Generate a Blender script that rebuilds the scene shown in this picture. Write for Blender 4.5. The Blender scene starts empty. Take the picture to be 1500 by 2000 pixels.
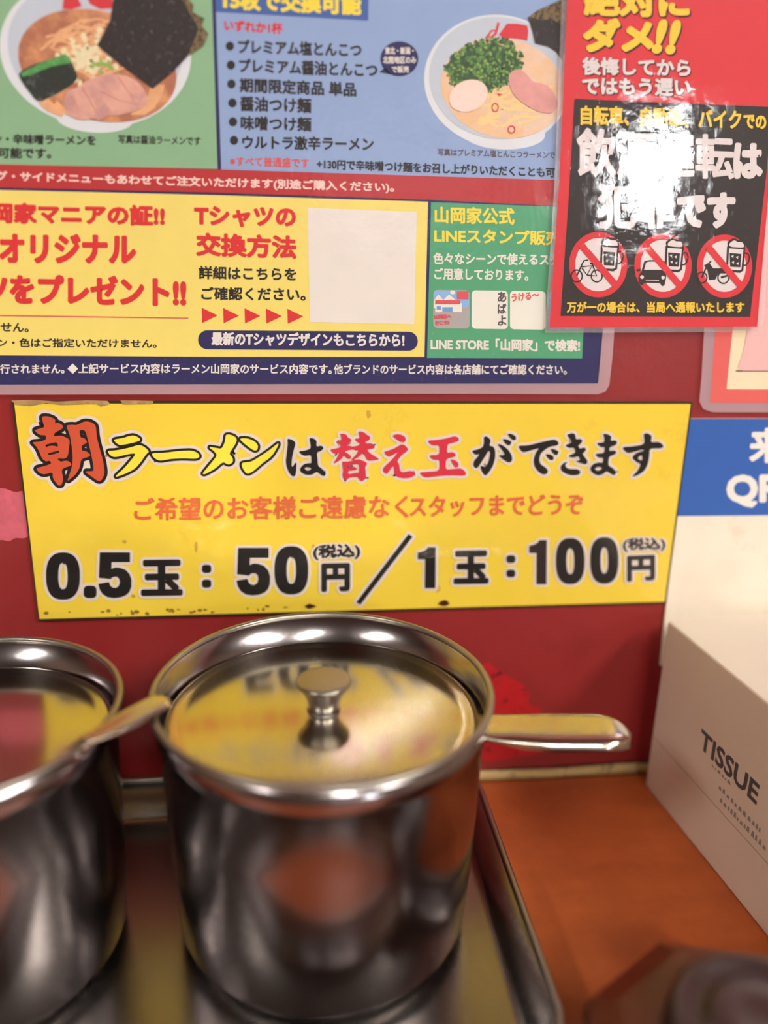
import bpy, bmesh, math, random
from mathutils import Vector, Matrix
random.seed(7)
SC = bpy.context.scene
COL = SC.collection

# ------------------------------------------------------------------ camera
CAM = Vector((0.0, -0.32, 0.2338))
F = 1620.0                                            # focal length in pixels of the 1500x2000 frame
hv = Vector((14250, -213, F)); vv = Vector((-109, 5022, F))
AX = hv.normalized(); dn = (vv - AX * vv.dot(AX)).normalized(); AZ = -dn; AY = AZ.cross(AX)
RW = Matrix((AX, AY, AZ))                             # camera (x right, y down, z forward) -> world
cam_d = bpy.data.cameras.new('camera'); cam = bpy.data.objects.new('camera', cam_d); COL.objects.link(cam)
cx_ = RW @ Vector((1, 0, 0)); cy_ = RW @ Vector((0, -1, 0)); cz_ = RW @ Vector((0, 0, -1))
cam.matrix_world = Matrix.Translation(CAM) @ Matrix((cx_, cy_, cz_)).transposed().to_4x4()
cam_d.sensor_fit = 'VERTICAL'; cam_d.sensor_height = 36.0; cam_d.lens = 36.0 * F / 2000.0
cam_d.clip_start = 0.01
cam_d.dof.use_dof = True; cam_d.dof.focus_distance = 0.312; cam_d.dof.aperture_fstop = 29.16 / 10.0
SC.camera = cam

# ------------------------------------------------------------------ world, exposure
w = bpy.data.worlds.new('world'); SC.world = w; w.use_nodes = True
w.node_tree.nodes['Background'].inputs[0].default_value = (0.75, 0.85, 1.0, 1)
w.node_tree.nodes['Background'].inputs[1].default_value = 1.0
vs = SC.view_settings; vs.view_transform = 'Standard'; vs.look = 'None'; vs.gamma = 1; vs.use_curve_mapping = False
vs.exposure = -1.12
SC.cycles.sample_clamp_indirect = 60.0; SC.cycles.blur_glossy = 0.0
LAMP_POWER = 85.0      # radiance of the ceiling lamp diffusers
WINDOW_POWER = 95.0    # radiance of the daylight in the window

# ------------------------------------------------------------------ helpers
def W(px, py, y=0.0):
    r = RW @ Vector((px - 750, py - 1000, F)); t = (y - CAM.y) / r.y
    p = CAM + r * t; return (p.x, p.z)

def lin(c):
    return tuple((v / 255 / 12.92) if v / 255 <= 0.04045 else ((v / 255 + 0.055) / 1.055) ** 2.4 for v in c)

MATS = {}
def mat(name, c, rough=0.6, metal=0.0, vary=0.06, scale=60, bump=0.0, bscale=200, coat=0.0, spec=0.5, trans=0.0, dirt=None, dscale=18, dlo=.55, dhi=.7, stretch=None):
    if name in MATS: return MATS[name]
    m = bpy.data.materials.new(name); m.use_nodes = True; nt = m.node_tree; b = nt.nodes['Principled BSDF']
    b.inputs['Roughness'].default_value = rough; b.inputs['Metallic'].default_value = metal
    b.inputs['Coat Weight'].default_value = coat; b.inputs['Coat Roughness'].default_value = 0.12
    b.inputs['Specular IOR Level'].default_value = spec; b.inputs['Transmission Weight'].default_value = trans
    g = nt.nodes.new('ShaderNodeNewGeometry')
    mp = nt.nodes.new('ShaderNodeMapping'); nt.links.new(g.outputs['Position'], mp.inputs[0])
    if stretch: mp.inputs['Scale'].default_value = stretch
    n = nt.nodes.new('ShaderNodeTexNoise'); n.inputs['Scale'].default_value = scale; n.inputs['Detail'].default_value = 6
    nt.links.new(mp.outputs[0], n.inputs['Vector'])
    L = lin(c)
    mx = nt.nodes.new('ShaderNodeMix'); mx.data_type = 'RGBA'
    mx.inputs[6].default_value = (*[v * (1 - vary * 2) for v in L], 1); mx.inputs[7].default_value = (*[min(1, v * (1 + vary * 2)) for v in L], 1)
    nt.links.new(n.outputs['Fac'], mx.inputs[0]); out = mx.outputs[2]
    if dirt:
        n2 = nt.nodes.new('ShaderNodeTexNoise'); n2.inputs['Scale'].default_value = dscale; n2.inputs['Detail'].default_value = 9; n2.inputs['Roughness'].default_value = .65
        nt.links.new(g.outputs['Position'], n2.inputs['Vector'])
        rp = nt.nodes.new('ShaderNodeMapRange'); rp.inputs[1].default_value = dlo; rp.inputs[2].default_value = dhi
        nt.links.new(n2.outputs['Fac'], rp.inputs[0])
        m2 = nt.nodes.new('ShaderNodeMix'); m2.data_type = 'RGBA'; nt.links.new(rp.outputs[0], m2.inputs[0])
        nt.links.new(out, m2.inputs[6]); m2.inputs[7].default_value = (*lin(dirt), 1); out = m2.outputs[2]
    nt.links.new(out, b.inputs['Base Color'])
    if bump:
        bn = nt.nodes.new('ShaderNodeTexNoise'); bn.inputs['Scale'].default_value = bscale; bn.inputs['Detail'].default_value = 4
        nt.links.new(mp.outputs[0], bn.inputs['Vector'])
        bu = nt.nodes.new('ShaderNodeBump'); bu.inputs['Strength'].default_value = bump; bu.inputs['Distance'].default_value = 0.001
        nt.links.new(bn.outputs['Fac'], bu.inputs['Height']); nt.links.new(bu.outputs[0], b.inputs['Normal'])
    MATS[name] = m; return m

def film(name, rough, haze, bump, bscale, hcol=(235, 225, 228), gloss=1.0):
    """clear plastic film: transparent with Fresnel gloss, a little milky haze and a fine crinkle"""
    m = bpy.data.materials.new(name); m.use_nodes = True; nt = m.node_tree; nt.nodes.clear()
    o = nt.nodes.new('ShaderNodeOutputMaterial'); t = nt.nodes.new('ShaderNodeBsdfTransparent')
    d = nt.nodes.new('ShaderNodeBsdfDiffuse'); d.inputs[0].default_value = (*lin(hcol), 1)
    gl = nt.nodes.new('ShaderNodeBsdfGlossy'); gl.inputs['Roughness'].default_value = rough
    m1 = nt.nodes.new('ShaderNodeMixShader'); m1.inputs[0].default_value = haze
    nt.links.new(t.outputs[0], m1.inputs[1]); nt.links.new(d.outputs[0], m1.inputs[2])
    fr = nt.nodes.new('ShaderNodeFresnel'); fr.inputs[0].default_value = 1.5
    mu = nt.nodes.new('ShaderNodeMath'); mu.operation = 'MULTIPLY'; mu.inputs[1].default_value = gloss
    nt.links.new(fr.outputs[0], mu.inputs[0])
    gb = nt.nodes.new('ShaderNodeNewGeometry'); sb = nt.nodes.new('ShaderNodeMath'); sb.operation = 'SUBTRACT'; sb.inputs[0].default_value = gloss
    nt.links.new(gb.outputs['Backfacing'], sb.inputs[1]); sb.use_clamp = True; nt.links.new(sb.outputs[0], mu.inputs[1])   # the back of the film is bonded to the paper
    m2 = nt.nodes.new('ShaderNodeMixShader'); nt.links.new(mu.outputs[0], m2.inputs[0])
    nt.links.new(m1.outputs[0], m2.inputs[1]); nt.links.new(gl.outputs[0], m2.inputs[2]); nt.links.new(m2.outputs[0], o.inputs[0])
    g = nt.nodes.new('ShaderNodeNewGeometry')
    n1 = nt.nodes.new('ShaderNodeTexNoise'); n1.inputs['Scale'].default_value = bscale; n1.inputs['Detail'].default_value = 5
    n2 = nt.nodes.new('ShaderNodeTexNoise'); n2.inputs['Scale'].default_value = 45; n2.inputs['Detail'].default_value = 2
    ad = nt.nodes.new('ShaderNodeMath'); ad.operation = 'MULTIPLY_ADD'; ad.inputs[1].default_value = 6.0
    for n in (n1, n2): nt.links.new(g.outputs['Position'], n.inputs['Vector'])
    nt.links.new(n2.outputs['Fac'], ad.inputs[0]); nt.links.new(n1.outputs['Fac'], ad.inputs[2])
    bu = nt.nodes.new('ShaderNodeBump'); bu.inputs['Strength'].default_value = bump; bu.inputs['Distance'].default_value = 0.0003
    nt.links.new(ad.outputs[0], bu.inputs['Height']); nt.links.new(bu.outputs[0], gl.inputs['Normal'])
    MATS[name] = m; return m

def empty(name, loc, label=None, cat=None, group=None, kind=None):
    o = bpy.data.objects.new(name, None); COL.objects.link(o); o.location = loc; o.empty_display_size = .01
    return tag(o, label, cat, group, kind)
def tag(o, label=None, cat=None, group=None, kind=None):
    if label: o['label'] = label
    if cat: o['category'] = cat
    if group: o['group'] = group
    if kind: o['kind'] = kind
    return o
def base_of(o):
    v = Vector((0, 0, 0))
    while o is not None: v += o.location; o = o.parent
    return v
def link(name, verts, faces, m, parent=None, smooth=False, loc=None):
    """verts in world coordinates; the object sits on its parent's origin"""
    org = base_of(parent) if parent else (Vector(loc) if loc else Vector((0, 0, 0)))
    me = bpy.data.meshes.new(name); me.from_pydata([tuple(Vector(v) - org) for v in verts], [], faces); me.update()
    if smooth: me.polygons.foreach_set('use_smooth', [True] * len(me.polygons))
    me.materials.append(m)
    o = bpy.data.objects.new(name, me); COL.objects.link(o)
    if parent: o.parent = parent
    elif loc: o.location = loc
    return o
def bm_link(name, bm, m, parent=None, smooth=True, loc=None):
    bm.normal_update()
    v = [x.co.copy() for x in bm.verts]; bm.verts.index_update(); f = [[x.index for x in p.verts] for p in bm.faces]
    bm.free(); o = link(name, v, f, m, parent, smooth, loc)
    return o
def box(bm, x0, x1, y0, y1, z0, z1, bev=0.0, seg=2, mtx=None):
    r = bmesh.ops.create_cube(bm, size=1)
    for v in r['verts']: v.co = Vector((x0 + (v.co.x + .5) * (x1 - x0), y0 + (v.co.y + .5) * (y1 - y0), z0 + (v.co.z + .5) * (z1 - z0)))
    vs_ = r['verts']
    if bev:
        es = list({e for v in vs_ for e in v.link_edges})
        rr = bmesh.ops.bevel(bm, geom=es, offset=bev, segments=seg, affect='EDGES', profile=.6)
        vs_ = list({v for f in rr['faces'] for v in f.verts} | {v for v in vs_ if v.is_valid})
    if mtx is not None:
        for v in vs_: v.co = mtx @ v.co
def lathe(prof, cx, cy, n=96, close=False):
    """profile of (radius, z) turned about the vertical through (cx, cy)"""
    V = []; Fc = []
    for (r, z) in prof:
        for i in range(n):
            a = 2 * math.pi * i / n; V.append((cx + r * math.cos(a), cy + r * math.sin(a), z))
    k = len(prof)
    for j in range(k if close else k - 1):
        j2 = (j + 1) % k
        for i in range(n):
            i2 = (i + 1) % n
            Fc.append((j * n + i, j * n + i2, j2 * n + i2, j2 * n + i))
    if not close:
        if prof[0][0] > 1e-6: Fc.append(tuple(range(n))[::-1])
        if prof[-1][0] > 1e-6: Fc.append(tuple((k - 1) * n + i for i in range(n)))
    return V, Fc

# ---- flat print: everything printed is a thin layer a few hundredths of a millimetre proud of its sheet
def tri_fill(loops):
    cu = bpy.data.curves.new('c', 'CURVE'); cu.dimensions = '2D'; cu.fill_mode = 'BOTH'
    for lp in loops:
        s = cu.splines.new('POLY'); s.points.add(len(lp) - 1)
        for p, q in zip(s.points, lp): p.co = (q[0] * 1000, q[1] * 1000, 0, 1)
        s.use_cyclic_u = True
    o = bpy.data.objects.new('c', cu); me = bpy.data.meshes.new_from_object(o)
    P = [(v.co.x / 1000, v.co.y / 1000) for v in me.vertices]; T = [tuple(p.vertices) for p in me.polygons]
    bpy.data.objects.remove(o); bpy.data.curves.remove(cu); bpy.data.meshes.remove(me)
    return P, T
def chaikin(lp, it=2):
    for _ in range(it):
        o = []
        for i in range(len(lp)):
            a = lp[i]; b = lp[(i + 1) % len(lp)]
            o.append((a[0] * .8 + b[0] * .2, a[1] * .8 + b[1] * .2)); o.append((a[0] * .2 + b[0] * .8, a[1] * .2 + b[1] * .8))
        lp = o
    return lp
def orient(V, T):
    """make triangles face the room (normal towards -y)"""
    out = []
    for t in T:
        a, b, c = V[t[0]], V[t[1]], V[t[2]]
        s = (b[0] - a[0]) * (c[2] - a[2]) - (b[2] - a[2]) * (c[0] - a[0])
        out.append(tuple(t) if s > 0 else tuple(reversed(t)))
    return out
def fat(P, T, wd, y, n=8):
    """shape grown outwards by wd: the fill plus a strip and discs along its border"""
    V = [(p[0], y, p[1]) for p in P]; FF = [tuple(t) for t in T]
    if wd <= 0: return V, orient(V, FF)
    cnt = {}
    for t in T:
        for i in range(len(t)):
            e = (t[i], t[(i + 1) % len(t)]); k = (min(e), max(e)); cnt[k] = cnt.get(k, 0) + 1
    q = 0; seen = set()
    for (a, b), c in cnt.items():
        if c != 1: continue
        q += 1; yy = y + 1.5e-6 * (1 + q % 17)
        ax, az = P[a]; bx, bz = P[b]; dx, dz = bx - ax, bz - az; l = math.hypot(dx, dz)
        if l < 1e-9: continue
        nx, nz = -dz / l * wd, dx / l * wd; k = len(V)
        V += [(ax + nx, yy, az + nz), (bx + nx, yy, bz + nz), (bx - nx, yy, bz - nz), (ax - nx, yy, az - nz)]; FF.append((k, k + 1, k + 2, k + 3))
        for s in (a, b):
            if s in seen: continue
            seen.add(s); q += 1; yy = y + 1.5e-6 * (1 + q % 17); k = len(V)
            V += [(P[s][0] + wd * math.cos(2 * math.pi * (i + .5) / n), yy, P[s][1] + wd * math.sin(2 * math.pi * (i + .5) / n)) for i in range(n)]
            FF.append(tuple(range(k, k + n)))
    return V, orient(V, FF)
PXM = 0.32 / F      # metres per pixel at the wall
def shape(name, loops, m, y, parent, wd=0.0, smooth=0):
    """loops of photo pixels -> flat patch on the plane at depth y"""
    L = [[W(p[0], p[1], y) for p in (chaikin(lp, smooth) if smooth else lp)] for lp in loops]
    P, T = tri_fill(L); V, T2 = fat(P, T, wd * PXM, y)
    return link(name, V, T2, m, parent)
def multi(name, plist, m, y, parent, wd=0.0, smooth=0):
    """several separate loops of one print colour joined"""
    V = []; FF = []
    for i, lps in enumerate(plist):
        L = [[W(p[0], p[1], y) for p in (chaikin(lp, smooth) if smooth else lp)] for lp in lps]
        P, T = tri_fill(L); v, t = fat(P, T, wd * PXM, y - (i % 23) * 1.2e-6); k = len(V)
        V += v; FF += [tuple(a + k for a in q) for q in t]
    return link(name, V, FF, m, parent)
def ell(cx, cy, rx, ry, n=40, rot=0.0, a0=0, a1=2 * math.pi):
    c, s = math.cos(rot), math.sin(rot); o = []
    for i in range(n):
        a = a0 + (a1 - a0) * i / n; x, y = rx * math.cos(a), ry * math.sin(a); o.append((cx + x * c - y * s, cy + x * s + y * c))
    return o
def line(pts, wd, w1=None, closed=False):
    """polyline as a ribbon loop of width wd (pixels), tapering to w1"""
    w1 = wd if w1 is None else w1; L = []; R = []; n = len(pts)
    for i, p in enumerate(pts):
        a = pts[max(0, i - 1)]; b = pts[min(n - 1, i + 1)]; dx, dy = b[0] - a[0], b[1] - a[1]; l = math.hypot(dx, dy) or 1
        h = (wd + (w1 - wd) * i / max(1, n - 1)) / 2
        L.append((p[0] - dy / l * h, p[1] + dx / l * h)); R.append((p[0] + dy / l * h, p[1] - dx / l * h))
    return L + R[::-1]
def quadpx(x0, y0, x1, y1): return [(x0, y0), (x1, y0), (x1, y1), (x0, y1)]
def rrect(x0, y0, x1, y1, r, n=6, dy=0.0):
    o = []
    for cx, cy, a in ((x1 - r, y0 + r, -90), (x1 - r, y1 - r, 0), (x0 + r, y1 - r, 90), (x0 + r, y0 + r, 180)):
        for i in range(n + 1):
            t = math.radians(a + 90 * i / n); o.append((cx + r * math.cos(t), cy + r * math.sin(t)))
    return [(x, y + dy * (x - x0) / (x1 - x0)) for x, y in o]

GC = {}
def glyphs(s):
    if s in GC: return GC[s]
    c = bpy.data.curves.new('t', 'FONT'); c.body = s; c.resolution_u = 3
    o = bpy.data.objects.new('t', c); COL.objects.link(o); bpy.context.view_layer.update()
    me = bpy.data.meshes.new_from_object(o.evaluated_get(bpy.context.evaluated_depsgraph_get()))
    P = [(v.co.x, v.co.y) for v in me.vertices]; T = [tuple(p.vertices) for p in me.polygons]
    bpy.data.objects.remove(o); bpy.data.curves.remove(c); bpy.data.meshes.remove(me)
    GC[s] = (P, T); return P, T
def text(s, x0, yb0, x1, yb1, h, m, y, parent, bold=0.8, h1=None, name='lettering', halo=None, slant=0.0):
    """lettering whose ink runs from (x0,yb0) to (x1,yb1) along its foot, h photo pixels tall"""
    P, T = glyphs(s)
    xs = [p[0] for p in P]; ys = [p[1] for p in P]; a, b, c, d = min(xs), max(xs), min(ys), max(ys)
    h1 = h if h1 is None else h1; Q = []
    for px, pz in P:
        u = (px - a) / (b - a or 1); v = (pz - c) / (d - c or 1)
        X = x0 + bold + (x1 - x0 - 2 * bold) * u; hh = h + (h1 - h) * u
        Yp = yb0 + (yb1 - yb0) * u - bold - (hh - 2 * bold) * v
        Q.append(W(X + slant * v * hh, Yp, y))
    V, T2 = fat(Q, T, bold * PXM, y); o = link(name, V, T2, m, parent)
    if halo:
        for k, (mm, ww) in enumerate(halo):
            Q2 = [(q[0], q[1]) for q in Q]; V, T2 = fat(Q2, T, (bold + ww) * PXM, y + 0.00005 * (k + 1), 10)
            link('outline', V, T2, mm, o)
    return o

# ------------------------------------------------------------------ room shell
RX0, RX1, RY, RZ0, RZ1 = -2.6, 3.2, -4.02, -0.75, 1.65
m_wall = mat('red_painted_wall', (142, 37, 38), rough=.42, vary=.05, scale=30, bump=.25, bscale=160, dirt=(120, 34, 30), dscale=26, dlo=.55, dhi=.8, coat=.15)
m_cream = mat('tan_wood_panelling', (136, 112, 92), rough=.8, vary=.04, scale=6)
m_floor = mat('brown_floor_tile', (70, 52, 42), rough=.5, vary=.1, scale=4)
m_ceil = mat('ceiling_beige', (150, 138, 122), rough=.9)
m_wood = mat('orange_brown_laminate', (182, 92, 46), rough=.38, vary=.10, scale=24, stretch=(1, 5, 1), dirt=(150, 70, 32), dscale=14, dlo=.45, dhi=.75, spec=.35)
def slab(name, x0, x1, y0, y1, z0, z1, m, kind='structure'):
    bm = bmesh.new(); box(bm, x0, x1, y0, y1, z0, z1); o = bm_link(name, bm, m, smooth=False)
    if kind: o['kind'] = kind
    return o
wall_back = slab('wall_back', RX0 - .1, RX1 + .1, 0, .1, RZ0 - .1, RZ1 + .1, m_wall)
slab('wall_left', RX0 - .1, RX0, RY - .1, 0, RZ0 - .1, RZ1 + .1, m_cream)
slab('wall_right', RX1, RX1 + .1, RY - .1, 0, RZ0 - .1, RZ1 + .1, m_cream)
slab('floor', RX0, RX1, RY, 0, RZ0 - .1, RZ0, m_floor)
slab('ceiling', RX0, RX1, RY, 0, RZ1, RZ1 + .1, m_ceil)
WINS = ((0.15, 1.10, 0.30, 0.80), (1.62, 2.06, 0.34, 0.88))      # window openings in the wall behind the camera
bm = bmesh.new(); xa = RX0
for x0, x1, z0, z1 in WINS:
    box(bm, xa, x0, RY - .1, RY, RZ0, RZ1); box(bm, x0, x1, RY - .1, RY, RZ0, z0); box(bm, x0, x1, RY - .1, RY, z1, RZ1); xa = x1
box(bm, xa, RX1, RY - .1, RY, RZ0, RZ1)
o = bm_link('wall_front', bm, m_cream, smooth=False); o['kind'] = 'structure'

def emit(name, c, s):
    m = bpy.data.materials.new(name); m.use_nodes = True; nt = m.node_tree; nt.nodes.clear()
    o = nt.nodes.new('ShaderNodeOutputMaterial'); e = nt.nodes.new('ShaderNodeEmission')
    e.inputs[0].default_value = (*c, 1); e.inputs[1].default_value = s; nt.links.new(e.outputs[0], o.inputs[0]); return m
m_day = emit('daylit_pane', (.93, .97, 1.0), WINDOW_POWER)
m_tube = emit('lamp_diffuser', (1.0, .95, .87), LAMP_POWER)
m_white = mat('white_enamel', (225, 222, 215), rough=.4)
m_frost = emit('frosted_pane', (.86, .84, 1.0), 3.2)
for n, ((x0, x1, z0, z1), pm) in enumerate(zip(WINS, (m_frost, m_day))):
    win = empty('window_%d' % (n + 1), ((x0 + x1) / 2, RY, z0), kind='structure')
    bm = bmesh.new()
    for a in ((x0, x0 + .03, z0, z1), (x1 - .03, x1, z0, z1), (x0, x1, z0, z0 + .03), (x0, x1, z1 - .03, z1), ((x0 + x1) / 2 - .012, (x0 + x1) / 2 + .012, z0, z1)):
        box(bm, a[0], a[1], RY - .06, RY - .005, a[2], a[3])
    bm_link('window_frame', bm, m_white, win, smooth=False)
    bm = bmesh.new(); box(bm, x0, x1, RY - .09, RY - .08, z0, z1); bm_link('pane', bm, pm, win, smooth=False)

def ceiling_lamp(a, b, wd, label, dm=None):
    A = Vector((a[0], a[1], 0)); B = Vector((b[0], b[1], 0)); mid = (A + B) / 2; L = (B - A).length; ang = math.atan2(B.y - A.y, B.x - A.x)
    t = empty('ceiling_lamp', (mid.x, mid.y, RZ1), label, 'lamp', 'ceiling lamps over the dining room')
    M = Matrix.Translation((mid.x, mid.y, 0)) @ Matrix.Rotation(ang, 4, 'Z')
    bm = bmesh.new(); box(bm, -L / 2 - .02, L / 2 + .02, -wd / 2 - .02, wd / 2 + .02, RZ1 - .035, RZ1, mtx=M); bm_link('housing', bm, m_white, t, smooth=False)
    bm = bmesh.new(); box(bm, -L / 2, L / 2, -wd / 2, wd / 2, RZ1 - .055, RZ1 - .036, mtx=M); bm_link('diffuser', bm, dm or m_tube, t, smooth=False)
ceiling_lamp((.72, -2.66), (.14, -1.91), .12, 'slanting tube lamp on the ceiling behind the diner', emit('bright_tube_diffuser', (1.0, .96, .88), 230.0))
ceiling_lamp((1.55, -2.1), (1.55, -1.0), .5, 'wide lamp on the ceiling right of the counter seat')

ceiling_lamp((-1.5, -2.0), (-1.5, -1.1), .26, 'added narrow fill lamp, out of view, on the ceiling left of the counter seat')  # added fill light, lifts the dark left side of the tissue box

# ------------------------------------------------------------------ counter
ct = empty('counter', (.3, -.25, 0), 'orange-brown wood counter along the red wall', 'counter')
bm = bmesh.new(); box(bm, RX0 + .3, RX1 - .3, -.46, -.0005, -.035, 0, .004, 2); bm_link('counter_top', bm, m_wood, ct, smooth=False)
bm = bmesh.new(); box(bm, RX0 + .4, RX1 - .4, -.30, -.26, RZ0, -.036); bm_link('front_panel', bm, m_wood, ct, smooth=False)
# caulk strip where wall and counter meet
m_caulk = mat('aged_caulk', (196, 168, 112), rough=.7, vary=.12, scale=120, dirt=(70, 45, 25), dscale=90, dlo=.56, dhi=.66)
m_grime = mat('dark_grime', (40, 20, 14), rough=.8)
bm = bmesh.new(); xs = [-.5 + i * .005 for i in range(230)]; V = []; FF = []
for i, x in enumerate(xs):
    h = .0034 + .0006 * math.sin(x * 90) + random.uniform(-.0002, .0002); d = .0028 + random.uniform(-.0002, .0002)
    V += [(x, -.0001, .0002), (x, -d, .0002), (x, -d * .8, h * .8), (x, -.0001, h)]
for i in range(len(xs) - 1):
    for k in range(3): FF.append((i * 4 + k, i * 4 + 4 + k, i * 4 + 5 + k, i * 4 + 1 + k))
bm.free(); o = link('trim_1', V, [f[::-1] for f in FF], m_caulk, smooth=True); o['kind'] = 'structure'
def ragged(x0, x1, y0, y1, amp, n=60, seed=1):
    rnd = random.Random(seed); T = []; B = []
    for i in range(n + 1):
        x = x0 + (x1 - x0) * i / n; T.append((x, y0 + rnd.uniform(-amp, amp))); B.append((x, y1 + rnd.uniform(-amp, amp)))
    return T + B[::-1]
def wall_strip(name, x0, x1, z0, z1, amp, m, y, n, seed):
    rnd = random.Random(seed); T = []; B = []
    for i in range(n + 1):
        x = x0 + (x1 - x0) * i / n; T.append((x, z1 + rnd.uniform(-amp, amp))); B.append((x, z0 + rnd.uniform(-amp * .3, amp * .3)))
    P, TT = tri_fill([T + B[::-1]]); V, TT = fat(P, TT, 0, y); return link(name, V, TT, m, wall_back)
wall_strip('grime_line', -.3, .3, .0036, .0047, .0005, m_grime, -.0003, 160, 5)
m_pink = mat('torn_pink_paper', (206, 96, 112), rough=.8, vary=.12, scale=220, bump=.3)
m_redp = mat('bright_red_paint', (186, 22, 32), rough=.5, vary=.12, scale=120, dirt=(60, 12, 12), dscale=160, dlo=.58, dhi=.66)
pl = [(-60, 950), (-20, 956), (8, 953), (30, 962), (44, 958), (62, 972), (62, 1042), (48, 1052), (30, 1050), (18, 1058), (2, 1054), (-30, 1060), (-60, 1052)]
shape('torn_paper', [pl], m_pink, -.0003, wall_back, smooth=1)
pl = [(950, 1290), (975, 1310), (1000, 1325), (1020, 1335), (1035, 1355), (1030, 1375), (1060, 1385), (1050, 1400), (1010, 1410), (1060, 1440), (1062, 1470), (1020, 1478), (940, 1490), (900, 1450), (900, 1330)]
shape('paint_patch', [pl], m_redp, -.0003, wall_back, smooth=1)

# ------------------------------------------------------------------ print colours
P_ = lambda n, c, **k: mat('print_' + n, c, **dict(dict(rough=.55, vary=.025, scale=90, spec=.3), **k))
c_navy = P_('navy', (30, 32, 92)); c_blue = P_('pale_blue', (146, 172, 218)); c_green = P_('pale_green', (140, 186, 146)); c_dkblue = P_('mid_blue', (62, 100, 176))
c_red = P_('red', (186, 44, 48)); c_yel = P_('yellow', (244, 224, 118)); c_green2 = P_('green', (80, 166, 122)); c_white = P_('white', (236, 230, 224))
c_black = P_('black', (28, 26, 26)); c_redt = P_('red_ink', (220, 44, 48)); c_lred = P_('light_red_ink', (222, 90, 88)); c_yelt = P_('yellow_ink', (250, 226, 70))
c_pinkw = P_('pinkish_white', (248, 214, 206)); c_brown = P_('grey_brown_ink', (92, 76, 84))
film_menu = film('menu_film', .14, .02, .2, 500)
film_rim = film('film_margin', .2, .40, .4, 300, (238, 214, 226))
film_red = film('crinkled_film', .055, .03, .21, 260)
film_sign = film('sign_film', .03, .0, .0, 60, gloss=1.0)
film_rim2 = film('film_margin_thin', .2, .22, .4, 300, (236, 216, 222))

def film_sheet(name, loops, m, y, parent, th=.00025):
    L = [[W(p[0], p[1], y) for p in lp] for lp in loops]; P, T = tri_fill(L); V, T = fat(P, T, 0, y)
    n = len(V); V2 = V + [(v[0], v[1] + th, v[2]) for v in V]; FF = list(T)
    cnt = {}
    for t in T:
        for i in range(len(t)): k = (t[i], t[(i + 1) % len(t)]); cnt[k] = 1
    for (a, b) in cnt:
        if (b, a) not in cnt: FF.append((b, a, a + n, b + n))
    return link(name, V2, FF, m, parent)
def sheet(name, loop, m, y, parent, th=.0003):
    """opaque sheet with real thickness, front face at y"""
    L = [W(p[0], p[1], y) for p in loop]; P, T = tri_fill([L]); V, T = fat(P, T, 0, y); n = len(V)
    FF = list(T) + [tuple(a + n for a in t[::-1]) for t in T]; cnt = {}
    for t in T:
        for i in range(len(t)): cnt[(t[i], t[(i + 1) % len(t)])] = 1
    for (a, b) in cnt:
        if (b, a) not in cnt: FF.append((b, a, a + n, b + n))
    return link(name, V + [(v[0], v[1] + th, v[2]) for v in V], FF, m, parent)

# ================================================================== large menu poster (upper left)
Y0 = -.0012
mp_ = empty('menu_poster', (W(400, 760)[0], 0, W(400, 770)[1]), 'large laminated coupon menu poster with ramen pictures, upper left of the wall', 'poster')
sheet('sheet', [(-420, -420), (1215, -420), (1180, 620), (1168, 749), (-420, 752)], c_navy, Y0, mp_)
Y1 = Y0 - .00008; Y2 = Y1 - .00008; Y3 = Y2 - .00008; Y4 = Y3 - .00008; Y5 = Y4 - .00008; YF = Y0 - .0012
shape('green_panel', [[(-420, -420), (398, -420), (414, 0), (425, 330), (0, 321), (-420, 308)]], c_green, Y1, mp_)
shape('blue_panel', [[(404, -420), (1150, -420), (1112, 0), (1096, 352), (432, 331), (421, 0)]], c_blue, Y1, mp_)
shape('red_band', [[(-420, 308), (0, 321), (425, 331), (1096, 352), (1094, 403), (835, 390), (420, 376), (0, 366), (-420, 354)]], c_red, Y1, mp_)
shape('yellow_panel', [[(-420, 360), (0, 371), (420, 381), (836, 394), (829, 697), (420, 697), (0, 694), (-420, 690)]], c_yel, Y1, mp_)
shape('green_box', [[(842, 395), (1158, 406), (1140, 640), (1137, 700), (834, 699)]], c_green2, Y1, mp_)
shape('title_box', [[(410, -200), (722, -190), (719, 40), (422, 23)]], c_dkblue, Y2, mp_)
T = text
T('15枚で交換可能', 436, 18, 706, 30, 40, c_yelt, Y3, mp_, 1.8)
T('いずれか1杯', 438, 60, 552, 67, 22, c_redt, Y2, mp_, .75)
for i, (bx, by) in enumerate([(449, 90), (451, 127), (452, 164), (454, 201), (455, 238), (457, 274)]):
    shape('bullet', [ell(bx, by, 8.2, 8.8, 24)], c_black, Y2, mp_)
for s, a, b, c, d, h in [('プレミアム塩とんこつ', 465, 104, 706, 111, 27), ('プレミアム醤油とんこつ', 467, 142, 737, 151, 28), ('期間限定商品 単品', 468, 180, 696, 189, 28),
                         ('醤油つけ麺', 469, 217, 608, 221, 29), ('味噌つけ麺', 470, 254, 608, 257, 28), ('ウルトラ激辛ラーメン', 473, 291, 730, 295, 27)]:
    T(s, a, b, c, d, h, c_black, Y2, mp_, .85)
T('※すべて普通盛です', 449, 324, 604, 328, 19, c_lred, Y2, mp_, .45)
T('+130円で辛味噌つけ麺をお召し上がりいただくことも可', 619, 330, 1084, 347, 20, c_black, Y2, mp_, .7)
shape('speech_balloon', [ell(780, 115, 37, 34, 40)], c_navy, Y2, mp_); shape('balloon_tail', [[(752, 132), (741, 141), (766, 146)]], c_navy, Y2, mp_)
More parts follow.
